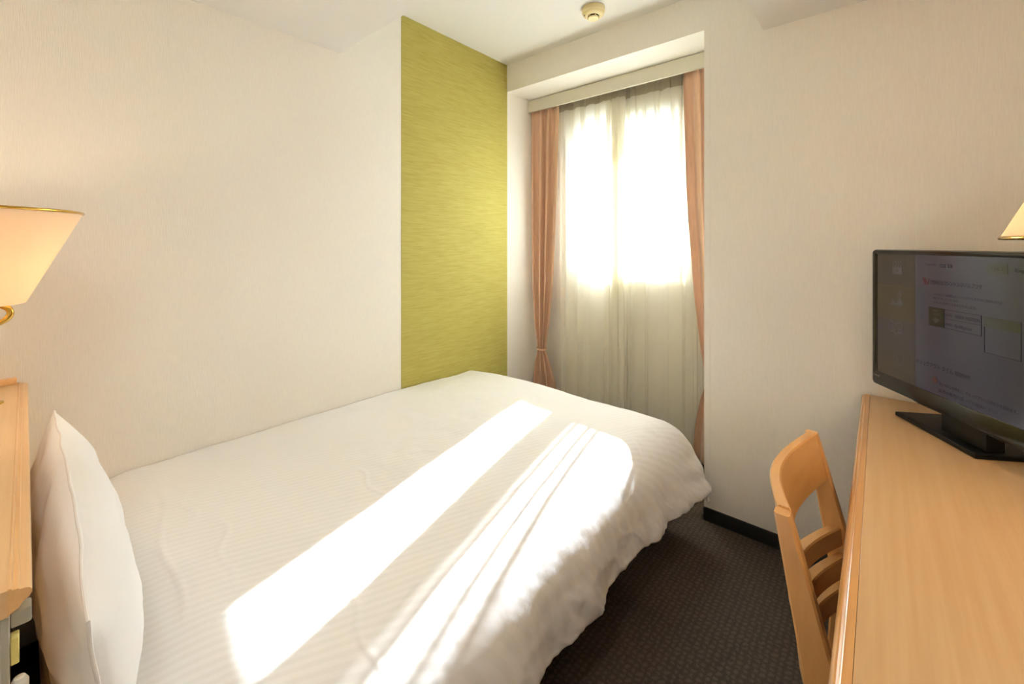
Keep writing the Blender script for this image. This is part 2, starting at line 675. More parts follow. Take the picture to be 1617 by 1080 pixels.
def sheer(name, x0, x1, nf, seed, label, edge_side, yb):
    ns, nz = 420, 70
    z0, z1 = .05, 2.312
    V = []
    rnd = random.Random(seed)
    jit = [rnd.uniform(-.16, .16) for _ in range(nf + 4)]
    am = [rnd.uniform(.6, 1.2) for _ in range(nf + 4)]
    for i in range(ns):
        s = i / (ns - 1)
        k = s * nf
        q = int(k)
        fr = k - q
        ph = k + jit[q] * (1 - fr) + jit[q + 1] * fr
        amp = am[q] * (1 - fr) + am[q + 1] * fr
        e = s if edge_side > 0 else 1 - s
        gather = float(sstep(.73, .79, e)) if edge_side > 0 else float(sstep(.79, .84, e))          # bunched S-folds at the meeting edges
        for j in range(nz):
            z = z0 + (z1 - z0) * j / (nz - 1)
            head = float(sstep(z1 - .42, z1 - .08, z))
            phi = 2 * math.pi * ph
            soft = math.cos(phi)
            pinch = 2 * abs(math.cos(phi / 2)) ** 14 - .6
            sh = soft * (1 - head) + pinch * head
            low = 1.0 + .25 * math.sin(3 * z + seed)
            y = yb - .011 * amp * low * sh * (1 - .3 * gather)
            x = x0 + (x1 - x0) * s
            x += .012 * math.sin(phi + .6) * (1 - .5 * head) * amp
            if gather > 0:
                g2 = 2 * math.pi * (k * 3.2)
                x += gather * .028 * math.sin(g2)
                y += gather * .012 * math.cos(g2)
            dfr = ph - round(ph)
            tuck = math.exp(-(dfr / .13) ** 2) * ((.55 if (edge_side < 0 and round(ph) % 3 != 0) else .15) + (.45 if (edge_side < 0 and round(ph) % 3 != 0) else .85) * float(sstep(z1 - .46, z1 - .10, z))) * (1 - gather)
            x += tuck * .016 * math.sin(2 * math.pi * dfr * 9)
            if edge_side < 0 and round(ph) in (2, 4):
                x += .022 * math.exp(-(dfr / .24) ** 2) * math.sin(2 * math.pi * dfr * 4.5) * (1 - gather)
            V.append((x, y + .003 * noise.noise((s * 6, z * 2, seed)), z))
    o = from_arrays(name, V, grid_faces(ns, nz), M['sheer'])
    tag(o, label, 'sheer curtain', 'sheer curtains')
    # opaque heading band at the top edge, following the same pleats
    Vh = []
    nh = 5
    for i in range(ns):
        a = V[i * nz + nz - 1]
        for j in range(nh):
            zz = 2.226 + (z1 - 2.226) * j / (nh - 1)
            sag = .014 * abs(math.sin(math.pi * (i / (ns - 1)) * nf))
            Vh.append((a[0], a[1] - .0016, zz + (sag if j == 0 else 0)))
    h = from_arrays('heading_tape', Vh, grid_faces(ns, nh), M['sheer_head'], o)
    h['label'] = 'denser grey heading tape of the sheer'
    return o


sheer('sheer_curtain', -1.735, -1.235, 5, 11, 'left white sheer curtain panel, beside the tied brown curtain and green wall', 1, 2.537)
sheer('sheer_curtain', -1.36, -.69, 6, 5, 'right white sheer curtain panel, in front of most of the bright window', -1, 2.580)

# ------------------------------------------------------------------ bed
BX0, BX1, BY0, BY1 = -1.955, -.69, .03, 1.94
bed = thing('bed', 'single bed with dark brown base under the white duvet', 'bed', ((BX0 + BX1) / 2, 1.0, 0))


def rel(o, root):
    """parent o (built in world coordinates) under root without moving it"""
    o.parent = root
    o.matrix_parent_inverse = root.matrix_basis.inverted()
    return o


def child(root, name, bm, m, ang=40, **p):
    return rel(obj(name, bm, m, None, ang, **p), root)


child(bed, 'mattress', B((BX0, BY0, .245), (BX1, BY1, .465), .04, 4), M['mattress'])
child(bed, 'bed_base', B((BX0 + .01, BY0 + .01, .07), (BX1 - .03, BY1 - .02, .2445), .008), M['dark_base'])
for lx in (BX0 + .08, BX1 - .10):
    for ly in (BY0 + .08, BY1 - .10):
        child(bed, 'leg', lathe(bmesh.new(), [(0, 0), (.022, 0), (.026, .07), (0, .07)], (lx, ly, .0), 20), M['dark_base'])

# duvet: one thick sheet draped over the mattress
na, nb = 300, 420
W_top = (-.70) - (XL + .006)
Dside = .275
L_top = 1.93 - .035
Dfoot = .27
A = np.linspace(0, W_top + Dside, na)
Bq = np.linspace(0, L_top + Dfoot, nb)
AA, BB = np.meshgrid(A, Bq, indexing='ij')
yy0 = .035 + np.minimum(BB, L_top)
hem_len = 1 + (-.007 * np.sin(yy0 * 5.5) - .005 * np.sin(yy0 * 15 + 1) - .003 * np.sin(yy0 * 31 + 2)) / Dside
AA = np.where(AA > W_top, W_top + (AA - W_top) * hem_len, AA)


def fold(t, flat, R):
    """cloth distance t along the top -> (horizontal, drop) with a rounded shoulder of radius R"""
    st = flat - R * .6
    th = np.clip((t - st) / R, 0, math.pi / 2 * .93)
    ext = np.maximum(t - st - R * math.pi / 2 * .93, 0)
    h = np.minimum(t, st) + R * np.sin(th) + ext * math.cos(math.pi / 2 * .93)
    d = R * (1 - np.cos(th)) + ext * math.sin(math.pi / 2 * .93)
    return h, d


ha, da = fold(AA, W_top, .16)
hb, db = fold(BB, L_top, .15)
x = XL + .006 + ha
y = .035 + hb
drop = (da ** 4 + db ** 4) ** .25
fr_ = np.vectorize(lambda p, q, s: noise.fractal((p, q, s), 1.0, 2.0, 4))
n1 = fr_(x * 2.2, y * 1.7, 0.3)
n2 = fr_(x * 9, y * 5, 4.1)
crown = .022 * np.sin(np.clip((x - XL) / 1.26, 0, 1) * math.pi) ** .8
z = .503 + crown - drop + .010 * n1 + .0016 * n2
# foot end settles a little
z -= .012 * sstep(1.2, 1.9, y) + .022 * (1 - sstep(.10, .26, y)) * (x < -.70)
# side hang: vertical ripples growing towards the hem
side = sstep(.06, .30, da)
foot = sstep(.06, .28, db)
rip = np.sin(y * 21 + 2.6 * np.sin(y * 4.3)) * .6
rn = fr_(y * 5, z * 3, 9.0)
x += side * (.005 * rip + .020 * rn + .013 * (.45 - np.abs(fr_(y * 7 + z * 6, z * 4 - y * 2, 15.0))) * 1.2)
y += foot * (.012 * np.sin(x * 24 + 1.7 * np.sin(x * 6)) + .01 * fr_(x * 5, z * 3, 2.0))
# corner flare, then tucked under
both = side * foot
x += side * sstep(1.35, 1.93, y) * .052 + side * sstep(1.6, 1.95, y) * .007 * np.sin(z * 70 + y * 9)
y -= both * .012
# fine diagonal gathers on the shoulder near the edge
sh = np.exp(-((da - .05) / .06) ** 2)
z += sh * .0022 * fr_(x * 16 - y * 7, y * 9 + x * 5, 6.0)
# pressed creases
def crease(x0, y0, x1, y1, w, h):
    global z
    dx, dy = x1 - x0, y1 - y0
    ln = math.hypot(dx, dy)
    t = ((x - x0) * dx + (y - y0) * dy) / ln ** 2
    dd = ((x - x0) * dy - (y - y0) * dx) / ln + .012 * np.sin(t * 9)
    z = z + h * np.exp(-(dd / w) ** 2) * sstep(-.02, .1, t) * (1 - sstep(.9, 1.02, t)) * (drop < .16)


crease(-1.72, .28, -1.05, .21, .006, .0022)
crease(-1.66, .33, -1.42, .31, .006, .0018)
crease(-1.36, .36, -1.08, .30, .006, .002)
crease(-1.33, .74, -1.10, .71, .006, .0018)
crease(-1.02, .20, -.86, .95, .006, .0022)
crease(-.90, .47, -.66, .43, .006, .0028)
crease(-.86, .95, -.80, 1.35, .006, .002)
crease(-.84, 1.72, -.70, 1.55, .006, .0018)
crease(-1.28, .92, -1.16, 1.12, .008, .002)
V = np.stack([x, y, z], -1).reshape(-1, 3)
V[:, 0] = np.maximum(V[:, 0], XL + .004)
duv = from_arrays('duvet', V, grid_faces(na, nb), M['cotton'])
md = duv.modifiers.new('thickness', 'SOLIDIFY')
md.thickness = .012
md.offset = -1
tag(duv, 'white striped cotton duvet spread over the bed with sunlit patches', 'duvet')

# ------------------------------------------------------------------ pillow (standing on its long edge against the headboard)
nu, nv = 120, 80
Vp = []
PX, PZ, PY = -1.215, .677, .071
HW, HH = .43, .165


def pillow_pt(a, b_, sgn):
    ex = 1 - .05 * (1 - b_ * b_) * abs(a) ** 3
    ez = 1 - .10 * (1 - a * a) ** 2 * abs(b_) ** 3 * (0 if b_ > 0 else 1)
    xx = PX + a * HW * ex
    zz = PZ + b_ * HH * ez
    zz += .012 * (1 - a * a) * (b_ > 0) * b_
    zz -= .055 * sstep(.55, 1.0, a) * sstep(-.6, 1.0, b_)
    th = max(0.0, (1 - abs(a) ** 2.4)) ** .55 * max(0.0, (1 - abs(b_) ** 2.2)) ** .55
    T = .072 if sgn > 0 else .056
    lean = -.012 * b_
    w = noise.fractal((xx * 5, zz * 7, sgn * 3.0), 1.0, 2.0, 4) * .010 * th
    if sgn < 0:
        w += .005 * th * math.sin(11 * a + 9 * b_ + 3 * noise.noise((a * 2.5, b_ * 3, 4)))
    w += .006 * th * math.sin(9 * a + 7 * b_ + 2 * noise.noise((a * 2, b_ * 2, 1))) * (abs(b_) ** 2)
    return (xx, PY + lean + sgn * (T * th + .0012) + w, zz)


for sgn in (1, -1):
    for i in range(nu):
        a = -1 + 2 * i / (nu - 1)
        for j in range(nv):
            b_ = -1 + 2 * j / (nv - 1)
            Vp.append(pillow_pt(a, b_, sgn))
gf = grid_faces(nu, nv)
off = nu * nv
faces = [f for f in gf] + [tuple(off + k for k in f[::-1]) for f in gf]
rim = [i * nv for i in range(nu)] + [(nu - 1) * nv + j for j in range(1, nv)] + [i * nv + nv - 1 for i in range(nu - 2, -1, -1)] + [j for j in range(nv - 2, 0, -1)]
for k in range(len(rim)):
    p, q = rim[k], rim[(k + 1) % len(rim)]
    faces.append((p, q, q + off, p + off))
pil = from_arrays('pillow', Vp, faces, M['pillow'], ang=70)
tag(pil, 'plump white pillow standing upright against the wooden headboard', 'pillow')
bm = bmesh.new()
path = []
for k in rim:
    p = Vector(Vp[k])
    q = Vector(Vp[k + off])
    c = (p + q) / 2
    path.append(c + Vector((0, .003 * noise.noise(c * 14), .002 * noise.noise(c * 11 + Vector((5, 0, 0))))))
sweep(bm, path, circ(.0026, 8), up=Vector((0, 1, 0)), closed=True)
obj('seam', bm, M['pillow'], pil)

# ------------------------------------------------------------------ headboard shelf
ZH = .866
hb_ = thing('headboard', 'pale wooden headboard shelf with moulded edge between pillow and rear wall', 'headboard', (-1.38, -.2, 0))
XH = -.79
body = child(hb_, 'front_panel', B((XL + .002, YR + .005, .0), (XH - .014, -.016, ZH - .030), .002), M['wood_head'])
prof = [(-.020, 0.0), (-.0185, .0008), (-.0170, .0002), (-.0160, -.0022), (-.0115, -.0022), (-.0102, -.0040), (-.0050, -.0046), (-.0018, -.0064), (0, -.0095), (0, -.0125),
        (-.0022, -.0165), (-.0085, -.0215), (-.0105, -.0255), (-.0160, -.0285), (-.020, -.032)]
YF = .010


def yfront(xx):
    return YF + .006 * (XH - xx) / 1.17
bm = bmesh.new()
prism(bm, prof, lambda p, k: ((XL + .001) if k == 0 else XH, yfront(XL if k == 0 else XH) + p[0], ZH + p[1]))
child(hb_, 'edge_moulding', bm, M['wood_head_edge'], 25)
bm = bmesh.new()
prism(bm, [(XL + .001, YR + .003), (XH, YR + .003), (XH, yfront(XH) - .020), (XL + .001, yfront(XL) - .020)], lambda p, k: (p[0], p[1], ZH - .032 if k == 0 else ZH - .0002))
child(hb_, 'shelf_top', bm, M['wood_head'])
child(hb_, 'gallery_rail', B((XL + .001, YR + .003, ZH), (XL + .020, yfront(XL) - .022, ZH + .018), .002), M['wood_head_edge'])
child(hb_, 'brass_grommet', lathe(bmesh.new(), [(0, .004), (.014, .004), (.019, .0048), (.024, .003), (.025, 0), (0, 0)], (-1.745, -.052, ZH), 32), M['brass'], label='round brass cap on the shelf')
child(hb_, 'corner_strip', B((XH - .013, -.016, .02), (XH - .002, -.008, ZH - .033), .001, 1), M['grey_plastic'], label='grey metal corner strip')
sw = child(hb_, 'switch_box', B((XH - .028, -.0078, ZH - .052), (XH - .006, .0095, ZH - .0330), .002), M['grey_plastic'], label='small grey-white plastic box under the edge')
bm = bmesh.new()
box(bm, (XH - .0278, -.0070, ZH - .0462), (XH - .0059, .0097, ZH - .0456))
rel(obj('seam_line', bm, M['slot']), hb_).parent = hb_
child(hb_, 'hinge_tag', B((XH - .018, -.0078, ZH - .095), (XH - .003, -.0005, ZH - .062), .001, 1), M['tag'], label='pale yellow plastic tag')
child(hb_, 'white_knob', lathe(bmesh.new(), [(0, -.011), (.006, -.011), (.008, -.006), (.008, .004), (.005, .010), (0, .011)], (XH - .012, -.0005, ZH - .128), 24), M['white_plastic'])


# ------------------------------------------------------------------ lamps
def lamp(name, label, c, zb, zt, rb, rt, arm, plate, power, bulb_z, rim_top):
    t = thing(name, label, 'lamp', (c[0], c[1], zb))
    bm = bmesh.new()
    th = .0016
    lathe(bm, [(rb, zb), (rt, zt), (rt - th, zt), (rb - th, zb), (rb, zb)], (c[0], c[1], 0), 72)
    bmesh.ops.remove_doubles(bm, verts=bm.verts[:], dist=1e-6)
    child(t, 'lamp_shade', bm, M['shade'], 50, label='cream fabric shade, lit from inside')
    for zz, rr in ((zt, rt), (zb, rb)):
        if rim_top is not None and abs(zz - rim_top) > 1e-6:
            continue
        bm = bmesh.new()
        n = 72
        path = [(c[0] + rr * math.cos(2 * math.pi * i / n), c[1] + rr * math.sin(2 * math.pi * i / n), zz) for i in range(n)]
        sweep(bm, path, circ(.0034, 10), closed=True)
        child(t, 'shade_rim', bm, M['brass'], 80, label='thin brass rim')
    bm = bmesh.new()
    sweep(bm, catmull(arm, 12), circ(.0062, 14), up=Vector((1, 0.01, 0)))
    child(t, 'lamp_arm', bm, M['brass'], 80)
    child(t, 'wall_plate', plate, M['brass'], 40)
    bm = bmesh.new()
    bmesh.ops.create_uvsphere(bm, u_segments=24, v_segments=14, radius=.026)
    for v_ in bm.verts:
        v_.co += Vector((c[0] + .02, c[1] + .045, bulb_z))
    bu = child(t, 'bulb', bm, M['bulb'], 180)
    ld = bpy.data.lights.new(name + '_light', 'POINT')
    ld.energy = power
    ld.color = (1.0, .83, .62)
    ld.shadow_soft_size = .03
    lo = bpy.data.objects.new(name + '_light', ld)
    COL.objects.link(lo)
    lo.location = (c[0] + .02, c[1] + .045, bulb_z)
    rel(lo, t)
    return t


def disc_plate(center, axis):
    bm = bmesh.new()
    lathe(bm, [(0, 0), (.045, 0), (.045, .006), (.036, .014), (.016, .018), (0, .018)], (0, 0, 0), 36)
    q = Vector((0, 0, 1)).rotation_difference(Vector(axis))
    for v_ in bm.verts:
        v_.co = q @ v_.co + Vector(center)
    return bm


LX, LY = -1.54, -.100
lamp('wall_lamp', 'lit cone wall lamp above the headboard, wide end up', (LX, LY), 1.145, 1.358, .110, .205,
     [(LX, LY, 1.17), (LX, LY + .004, 1.160), (LX, LY + .045, 1.150), (LX, LY + .083, 1.130), (LX, LY + .072, 1.102), (LX, LY, 1.082), (LX, -.28, 1.07), (LX, YR + .01, 1.07)],
     disc_plate((LX, YR, 1.07), (0, 1, 0)), 4.3, 1.262, 1.358)
RX, RY = .385, 1.29
lamp('wall_lamp', 'lit cone wall lamp above the television, wide end down', (RX, RY), 1.294, 1.500, .200, .108,
     [(RX, RY, 1.44), (RX, RY, 1.53), (RX + .02, RY, 1.565), (RX + .09, RY, 1.56), (XR - .01, RY, 1.53)],
     disc_plate((XR, RY, 1.53), (-1, 0, 0)), 17.0, 1.385, 1.294)

# ------------------------------------------------------------------ smoke detector
sd = thing('smoke_detector', 'round ivory smoke detector on the white ceiling near the beam', 'smoke detector', (-1.145, 1.985, ZC))
cx, cy = -1.145, 1.985
child(sd, 'base_ring', lathe(bmesh.new(), [(0, 0), (.058, 0), (.060, -.006), (.060, -.022), (.057, -.025), (0, -.025)], (cx, cy, ZC), 48), M['ivory'])
child(sd, 'body', lathe(bmesh.new(), [(0, -.0245), (.0565, -.0245), (.054, -.034), (.043, -.042), (.034, -.043), (0, -.043)], (cx, cy, ZC), 48), M['ivory'])
child(sd, 'sensor_slot', lathe(bmesh.new(), [(0, -.0425), (.029, -.0425), (.028, -.0505), (0, -.0505)], (cx, cy, ZC), 40), M['slot'], label='dark sensor slot')
child(sd, 'cap', lathe(bmesh.new(), [(0, -.0500), (.030, -.0500), (.031, -.0530), (.027, -.0570), (0, -.058)], (cx, cy, ZC), 40), M['ivory'])
for k in range(6):
    a = k * math.pi / 3 + .35
    bm = B((.0275, -.0016, -.0505), (.0310, .0016, -.0425))
    for v_ in bm.verts:
        p = v_.co.copy()
        v_.co = Vector((cx + p.x * math.cos(a) - p.y * math.sin(a), cy + p.x * math.sin(a) + p.y * math.cos(a), ZC + p.z))
    child(sd, 'rib', bm, M['ivory'])
child(sd, 'indicator', lathe(bmesh.new(), [(0, -.0385), (.003, -.0385), (.003, -.0415), (0, -.042)], (cx - .033, cy - .034, ZC), 12), M['slot'])

# ------------------------------------------------------------------ desk
ZD = .719
DY0, DY1 = .34, YP - .009
desk = thing('desk', 'long pale wooden desk along the right wall under the television', 'desk', (.26, 1.2, 0))
XF = -.026
child(desk, 'desktop', B((XF, DY0, ZD - .030), (XR - .001, DY1, ZD), .0006, 1), M['wood_desk'])
prof = [(0, 0), (-.0100, 0), (-.0110, .0006), (-.0122, 0), (-.0140, -.0026), (-.0165, -.0034), (-.0185, -.0030), (-.0205, -.0046), (-.0235, -.0095), (-.0245, -.0150), (-.0240, -.0220), (-.020, -.029), (0, -.031)]
bm = bmesh.new()
prism(bm, prof, lambda p, k: (XF - .0004 + p[0], DY0 if k == 0 else DY1, ZD + p[1]))
child(desk, 'edge_moulding', bm, M['wood_edge'], 25, label='rounded solid wood front edge')
for yy in (DY0 + .02, DY1 - .045):
    child(desk, 'side_panel', B((.03, yy, 0), (XR - .005, yy + .025, ZD - .031), .001, 1), M['wood_desk'])
child(desk, 'back_panel', B((XR - .025, DY0 + .05, .15), (XR - .006, DY1 - .05, ZD - .031)), M['wood_desk'])

# ------------------------------------------------------------------ chair
ch = thing('desk_chair', 'pale wooden ladder-back chair with curved rails, tucked under the desk', 'chair', (.10, 1.165, 0))
Y0c, Y1c = .94, 1.39


def post(yc):
    bm = bmesh.new()
    zs = [(0, -.135, -.090), (.20, -.105, -.058), (.40, -.094, -.036), (.50, -.106, -.051), (.60, -.122, -.077), (.70, -.138, -.103), (.766, -.149, -.1210), (.778, -.1508, -.1250)]
    w = .0135
    rings = []
    for zz, xa, xb in zs:
        c = .004
        pts = [(xa + c, yc - w), (xb - c, yc - w), (xb, yc - w + c), (xb, yc + w - c), (xb - c, yc + w), (xa + c, yc + w), (xa, yc + w - c), (xa, yc - w + c)]
        rings.append([bm.verts.new((p[0], p[1], zz)) for p in pts])
    for A_, C_ in zip(rings[:-1], rings[1:]):
        for i in range(8):
            j = (i + 1) % 8
            bm.faces.new((A_[i], A_[j], C_[j], C_[i]))
    bm.faces.new(rings[0][::-1])
    bm.faces.new(rings[-1])
    return bm


for yc in (Y0c, Y1c):
    child(ch, 'rear_leg', post(yc), M['wood_chair'], 30)


def rail(zc, hgt, thick, x_end, bow, ya, yb, ease=1.0, tilt=.0, arch=0.0):
    bm = bmesh.new()
    n = 36
    rings = []
    for i in range(n + 1):
        t = i / n
        s = math.sin(math.pi * t) ** ease
        yy = ya + (yb - ya) * t
        xm = x_end - bow * s
        dz = -arch * s
        c = .003
        h = hgt / 2
        k = thick / 2
        sec = [(-k + c, -h), (k - c, -h), (k, -h + c), (k, h - c), (k - c, h), (-k + c, h), (-k, h - c), (-k, -h + c)]
        rings.append([bm.verts.new((xm + a - tilt * b2, yy, zc + dz + b2)) for a, b2 in sec])
    for A_, C_ in zip(rings[:-1], rings[1:]):
        for i in range(8):
            j = (i + 1) % 8
            bm.faces.new((A_[i], A_[j], C_[j], C_[i]))
    bm.faces.new(rings[0][::-1])
    bm.faces.new(rings[-1])
    return bm


child(ch, 'crest_rail', rail(.7225, .118, .022, -.1255, .043, Y0c + .0136, Y1c - .0136, 1.0, .20, .012), M['wood_rail'], 30)
for zc, xe in ((.532, -.085), (.466, -.070), (.398, -.066)):
    child(ch, 'slat', rail(zc, .046, .025, xe, .062, Y0c + .0136, Y1c - .0136, 1.0, .10), M['wood_rail'], 30)
child(ch, 'seat', B((-.030, Y0c - .005, .405), (.36, Y1c + .005, .432), .008, 3), M['wood_rail'])
for yc in (Y0c + .01, Y1c - .01):
    bm = bmesh.new()
    prism(bm, [(-.016, -.016), (.016, -.016), (.016, .016), (-.016, .016)], lambda p, k, yc=yc: (.33 + p[0] * (.75 + .25 * k), yc + p[1] * (.75 + .25 * k), .4048 * k))
    child(ch, 'front_leg', bm, M['wood_chair'], 30)
    child(ch, 'side_rail', B((-.035, yc - .009, .360), (.315, yc + .009, .4045), .002), M['wood_rail'])

# ------------------------------------------------------------------ television
ANG = math.atan2(-.838, .546)
TV0 = Vector((-.007, 1.98, 0))
tv = thing('television', 'black flat-screen television showing a hotel menu, on the desk', 'television', (TV0.x, TV0.y, ZD + .0008), ANG)
TW, T0, T1 = .782, .0690, .5450      # width, bottom and top above the desk
SX0, SX1, SZ0, SZ1 = .0, .735, .1170, .5290


def tvc(name, bm, m, parent=None, ang=35, **p):
    return obj(name, bm, m, parent or tv, ang, **p)


# bezel ring: outer rounded outline, inner opening
def rr(x0, x1, z0, z1, r, n=6):
    pts = []
    for cx_, cz_, a0 in ((x1 - r, z1 - r, 0), (x0 + r, z1 - r, 90), (x0 + r, z0 + r, 180), (x1 - r, z0 + r, 270)):
        for i in range(n + 1):
            a = math.radians(a0 + 90 * i / n)
            pts.append((cx_ + r * math.cos(a), cz_ + r * math.sin(a)))
    return pts


OX0, OX1 = -.021, -.021 + TW
bm = bmesh.new()
out_f = rr(OX0 + .003, OX1 - .003, T0 + .003, T1 - .003, .012)
out_b = rr(OX0, OX1, T0, T1, .014)
inn = rr(SX0, SX1, SZ0, SZ1, .0015)
layers = [(inn, .004), (inn, .0), (rr(SX0 - .003, SX1 + .003, SZ0 - .003, SZ1 + .003, .004), -.0015), (out_f, -.0015), (out_b, .004), (out_b, .022), (rr(OX0 + .012, OX1 - .012, T0 + .012, T1 - .012, .02), .034)]
rings = [[bm.verts.new((p[0], yy, p[1])) for p in ring] for ring, yy in layers]
for A_, C_ in zip(rings[:-1], rings[1:]):
    n = len(A_)
    for i in range(n):
        j = (i + 1) % n
        bm.faces.new((A_[i], A_[j], C_[j], C_[i]))
bm.faces.new(rings[-1])
tvc('bezel', bm, M['black_gloss'], None, 30)
bm = bmesh.new()
prism(bm, rr(.14, OX1 - .16, T0 + .06, T1 - .08, .03), lambda p, k: (p[0], .0335 if k == 0 else .060, p[1]))
tvc('rear_housing', bm, M['black_matt'])
# satin lip under the bezel, centre
bm = bmesh.new()
prism(bm, [(.125, T0 + .006), (.18, T0 - .002), (.56, T0 - .002), (.615, T0 + .006)], lambda p, k: (p[0], .001 if k == 0 else .02, p[1]))
tvc('lower_lip', bm, M['black_matt'])
scr = tvc('screen', B((SX0, .0022, SZ0), (SX1, .0042, SZ1)), lit('screen_grey', (56, 52, 58)), label='dim lit screen with a brown side menu')

ZO = ZD   # heights below were measured above the floor


def flat(name, pts, m, d=.0014):
    bm = bmesh.new()
    prism(bm, pts, lambda p, k: (p[0], .0022 - (0 if k else d), p[1] - ZO))
    return obj(name, bm, m, scr, 30)


def rect(x0, z0, x1, z1):
    return [(x0, z0), (x1, z0), (x1, z1), (x0, z1)]


C_brown = lit('menu_brown', (52, 41, 30))
C_olive = lit('menu_olive', (58, 46, 26))
C_plum = lit('menu_plum', (52, 42, 40))
C_dark = lit('menu_dark', (28, 28, 13))
C_line = lit('menu_line', (82, 66, 30))
C_icon = lit('icon_grey', (74, 69, 66))
C_text = lit('screen_text', (16, 14, 18), k=.5)
C_pale = lit('screen_pale_text', (72, 68, 60))
C_red = lit('screen_red', (74, 30, 32))
C_btn = lit('button_olive', (52, 49, 41))
SB = .166
for z0_, z1_, mm in ((1.141, 1.248, C_brown), (1.030, 1.141, C_olive), (.930, 1.030, C_plum), (.836, .930, C_brown)):
    flat('menu_tile', rect(.0, z0_, SB, z1_), mm, .0004)
flat('menu_line', rect(.012, 1.1405, SB - .002, 1.1425), C_line, .0007)


def frame_rect(name, x0, z0, x1, z1, w, m, d=.0008):
    bm = bmesh.new()
    for q in (rect(x0, z0, x1, z0 + w), rect(x0, z1 - w, x1, z1), rect(x0, z0 + w, x0 + w, z1 - w), rect(x1 - w, z0 + w, x1, z1 - w)):
        prism(bm, q, lambda p, k: (p[0], .0022 - (0 if k else d), p[1] - ZO))
    return obj(name, bm, m, scr, 30)


def text(body, x, z, size, m, name='caption', squeeze=1.0, shear=0.0):
    cu = bpy.data.curves.new(name, 'FONT')
    cu.body = body
    cu.size = size
    cu.shear = shear
    to = bpy.data.objects.new(name + '_src', cu)
    COL.objects.link(to)
    dg = bpy.context.evaluated_depsgraph_get()
    me = bpy.data.meshes.new_from_object(to.evaluated_get(dg))
    bpy.data.objects.remove(to)
    bpy.data.curves.remove(cu)
    me.name = name
    for v_ in me.vertices:
        p = v_.co.copy()
        v_.co = Vector((x + p.x * squeeze, .0022 - .0011, z - ZO + p.y))
    me.materials.clear()
    me.materials.append(m)
    o = bpy.data.objects.new(name, me)
    COL.objects.link(o)
    o.parent = scr
    return o


def text_fit(body, x0, x1, z, size, m, name='caption'):
    o = text(body, 0, z, size, m, name)
    xs = [v_.co.x for v_ in o.data.vertices]
    if xs:
        k = (x1 - x0) / (max(xs) - min(xs))
        mn = min(xs)
        for v_ in o.data.vertices:
            v_.co.x = x0 + (v_.co.x - mn) * k
    return o


# icons on the side menu
bm = bmesh.new()
def fbm(pts):
    prism(bm, pts, lambda p, k: (p[0], .0022 - (0 if k else .0010), p[1] - ZO))
fbm(rect(.072, 1.183, .114, 1.205))
for k_ in range(4):
    x0_ = .072 + k_ * .0105
    fbm([(x0_, 1.207), (x0_ + .006, 1.207), (x0_ + .010, 1.214), (x0_ + .004, 1.214)])
    fbm([(x0_ + .003, 1.217 + k_ * .0012), (x0_ + .009, 1.218 + k_ * .0012), (x0_ + .006, 1.224 + k_ * .0012), (x0_, 1.223 + k_ * .0012)])
obj('icon', bm, C_icon, scr, 30)
flat('icon', [(.090, 1.190), (.098, 1.1945), (.090, 1.199)], C_brown, .0013)
text_fit('ルームシアター', .066, .116, 1.155, .0088, C_pale)
bm = bmesh.new()
fbm([(.062, 1.080), (.115, 1.080), (.115, 1.083), (.062, 1.083)])
fbm([(.065, 1.0835), (.085, 1.0835), (.075, 1.098)])
fbm([(.084, 1.0835), (.113, 1.0835), (.113, 1.092), (.104, 1.106), (.096, 1.092)])
fbm([(.094, 1.113), (.098, 1.113), (.104, 1.123), (.110, 1.113), (.114, 1.113), (.105, 1.131)])
obj('icon', bm, C_icon, scr, 30)
text_fit('周辺案内', .074, .112, 1.062, .0085, C_line)
bm = bmesh.new()
w_ = .0025
for q in ([(.061, 1.022), (.0635, 1.022), (.0635, .990), (.061, .990)], [(.1125, 1.022), (.115, 1.022), (.115, .990), (.1125, .990)],
          [(.061, 1.024), (.074, 1.024), (.088, 1.017), (.088, 1.014), (.074, 1.021), (.061, 1.021)],
          [(.088, 1.017), (.102, 1.024), (.115, 1.024), (.115, 1.021), (.102, 1.021), (.088, 1.014)],
          [(.061, .9925), (.074, .9925), (.088, .985), (.088, .982), (.074, .989), (.061, .989)],
          [(.088, .985), (.102, .9925), (.115, .9925), (.115, .989), (.102, .989), (.088, .982)],
          [(.0868, 1.015), (.0892, 1.015), (.0892, .983), (.0868, .983)]):
    fbm(q)
for k_ in range(4):
    zz = 1.013 - k_ * .0058
    fbm([(.067, zz), (.083, zz - .004), (.083, zz - .0055), (.067, zz - .0015)])
    fbm([(.093, zz - .004), (.109, zz), (.109, zz - .0015), (.093, zz - .0055)])
obj('icon', bm, C_icon, scr, 30)
text_fit('ホテル', .072, .104, .970, .0088, C_pale)
text_fit('インフォメーション', .064, .110, .956, .0075, C_pale)
bm = bmesh.new()
n_ = 24
for r_o in (.020, .012):
    for i in range(n_):
        a0, a1 = 2 * math.pi * i / n_, 2 * math.pi * (i + 1) / n_
        fbm([(.090 + (r_o - .0012) * math.cos(a0), .899 + (r_o - .0012) * math.sin(a0)), (.090 + r_o * math.cos(a0), .899 + r_o * math.sin(a0)),
             (.090 + r_o * math.cos(a1), .899 + r_o * math.sin(a1)), (.090 + (r_o - .0012) * math.cos(a1), .899 + (r_o - .0012) * math.sin(a1))])
obj('icon', bm, C_pale, scr, 30)
# heading row
text_fit('Room No.', .205, .245, 1.217, .011, C_text)
text_fit('0333', .256, .296, 1.213, .016, C_text)
flat('button', rr(.398, .452, 1.206, 1.232, .003), C_btn, .0006)
text_fit('日本語', .412, .440, 1.2145, .0115, C_pale)
text_fit('English', .470, .515, 1.213, .0125, C_text)
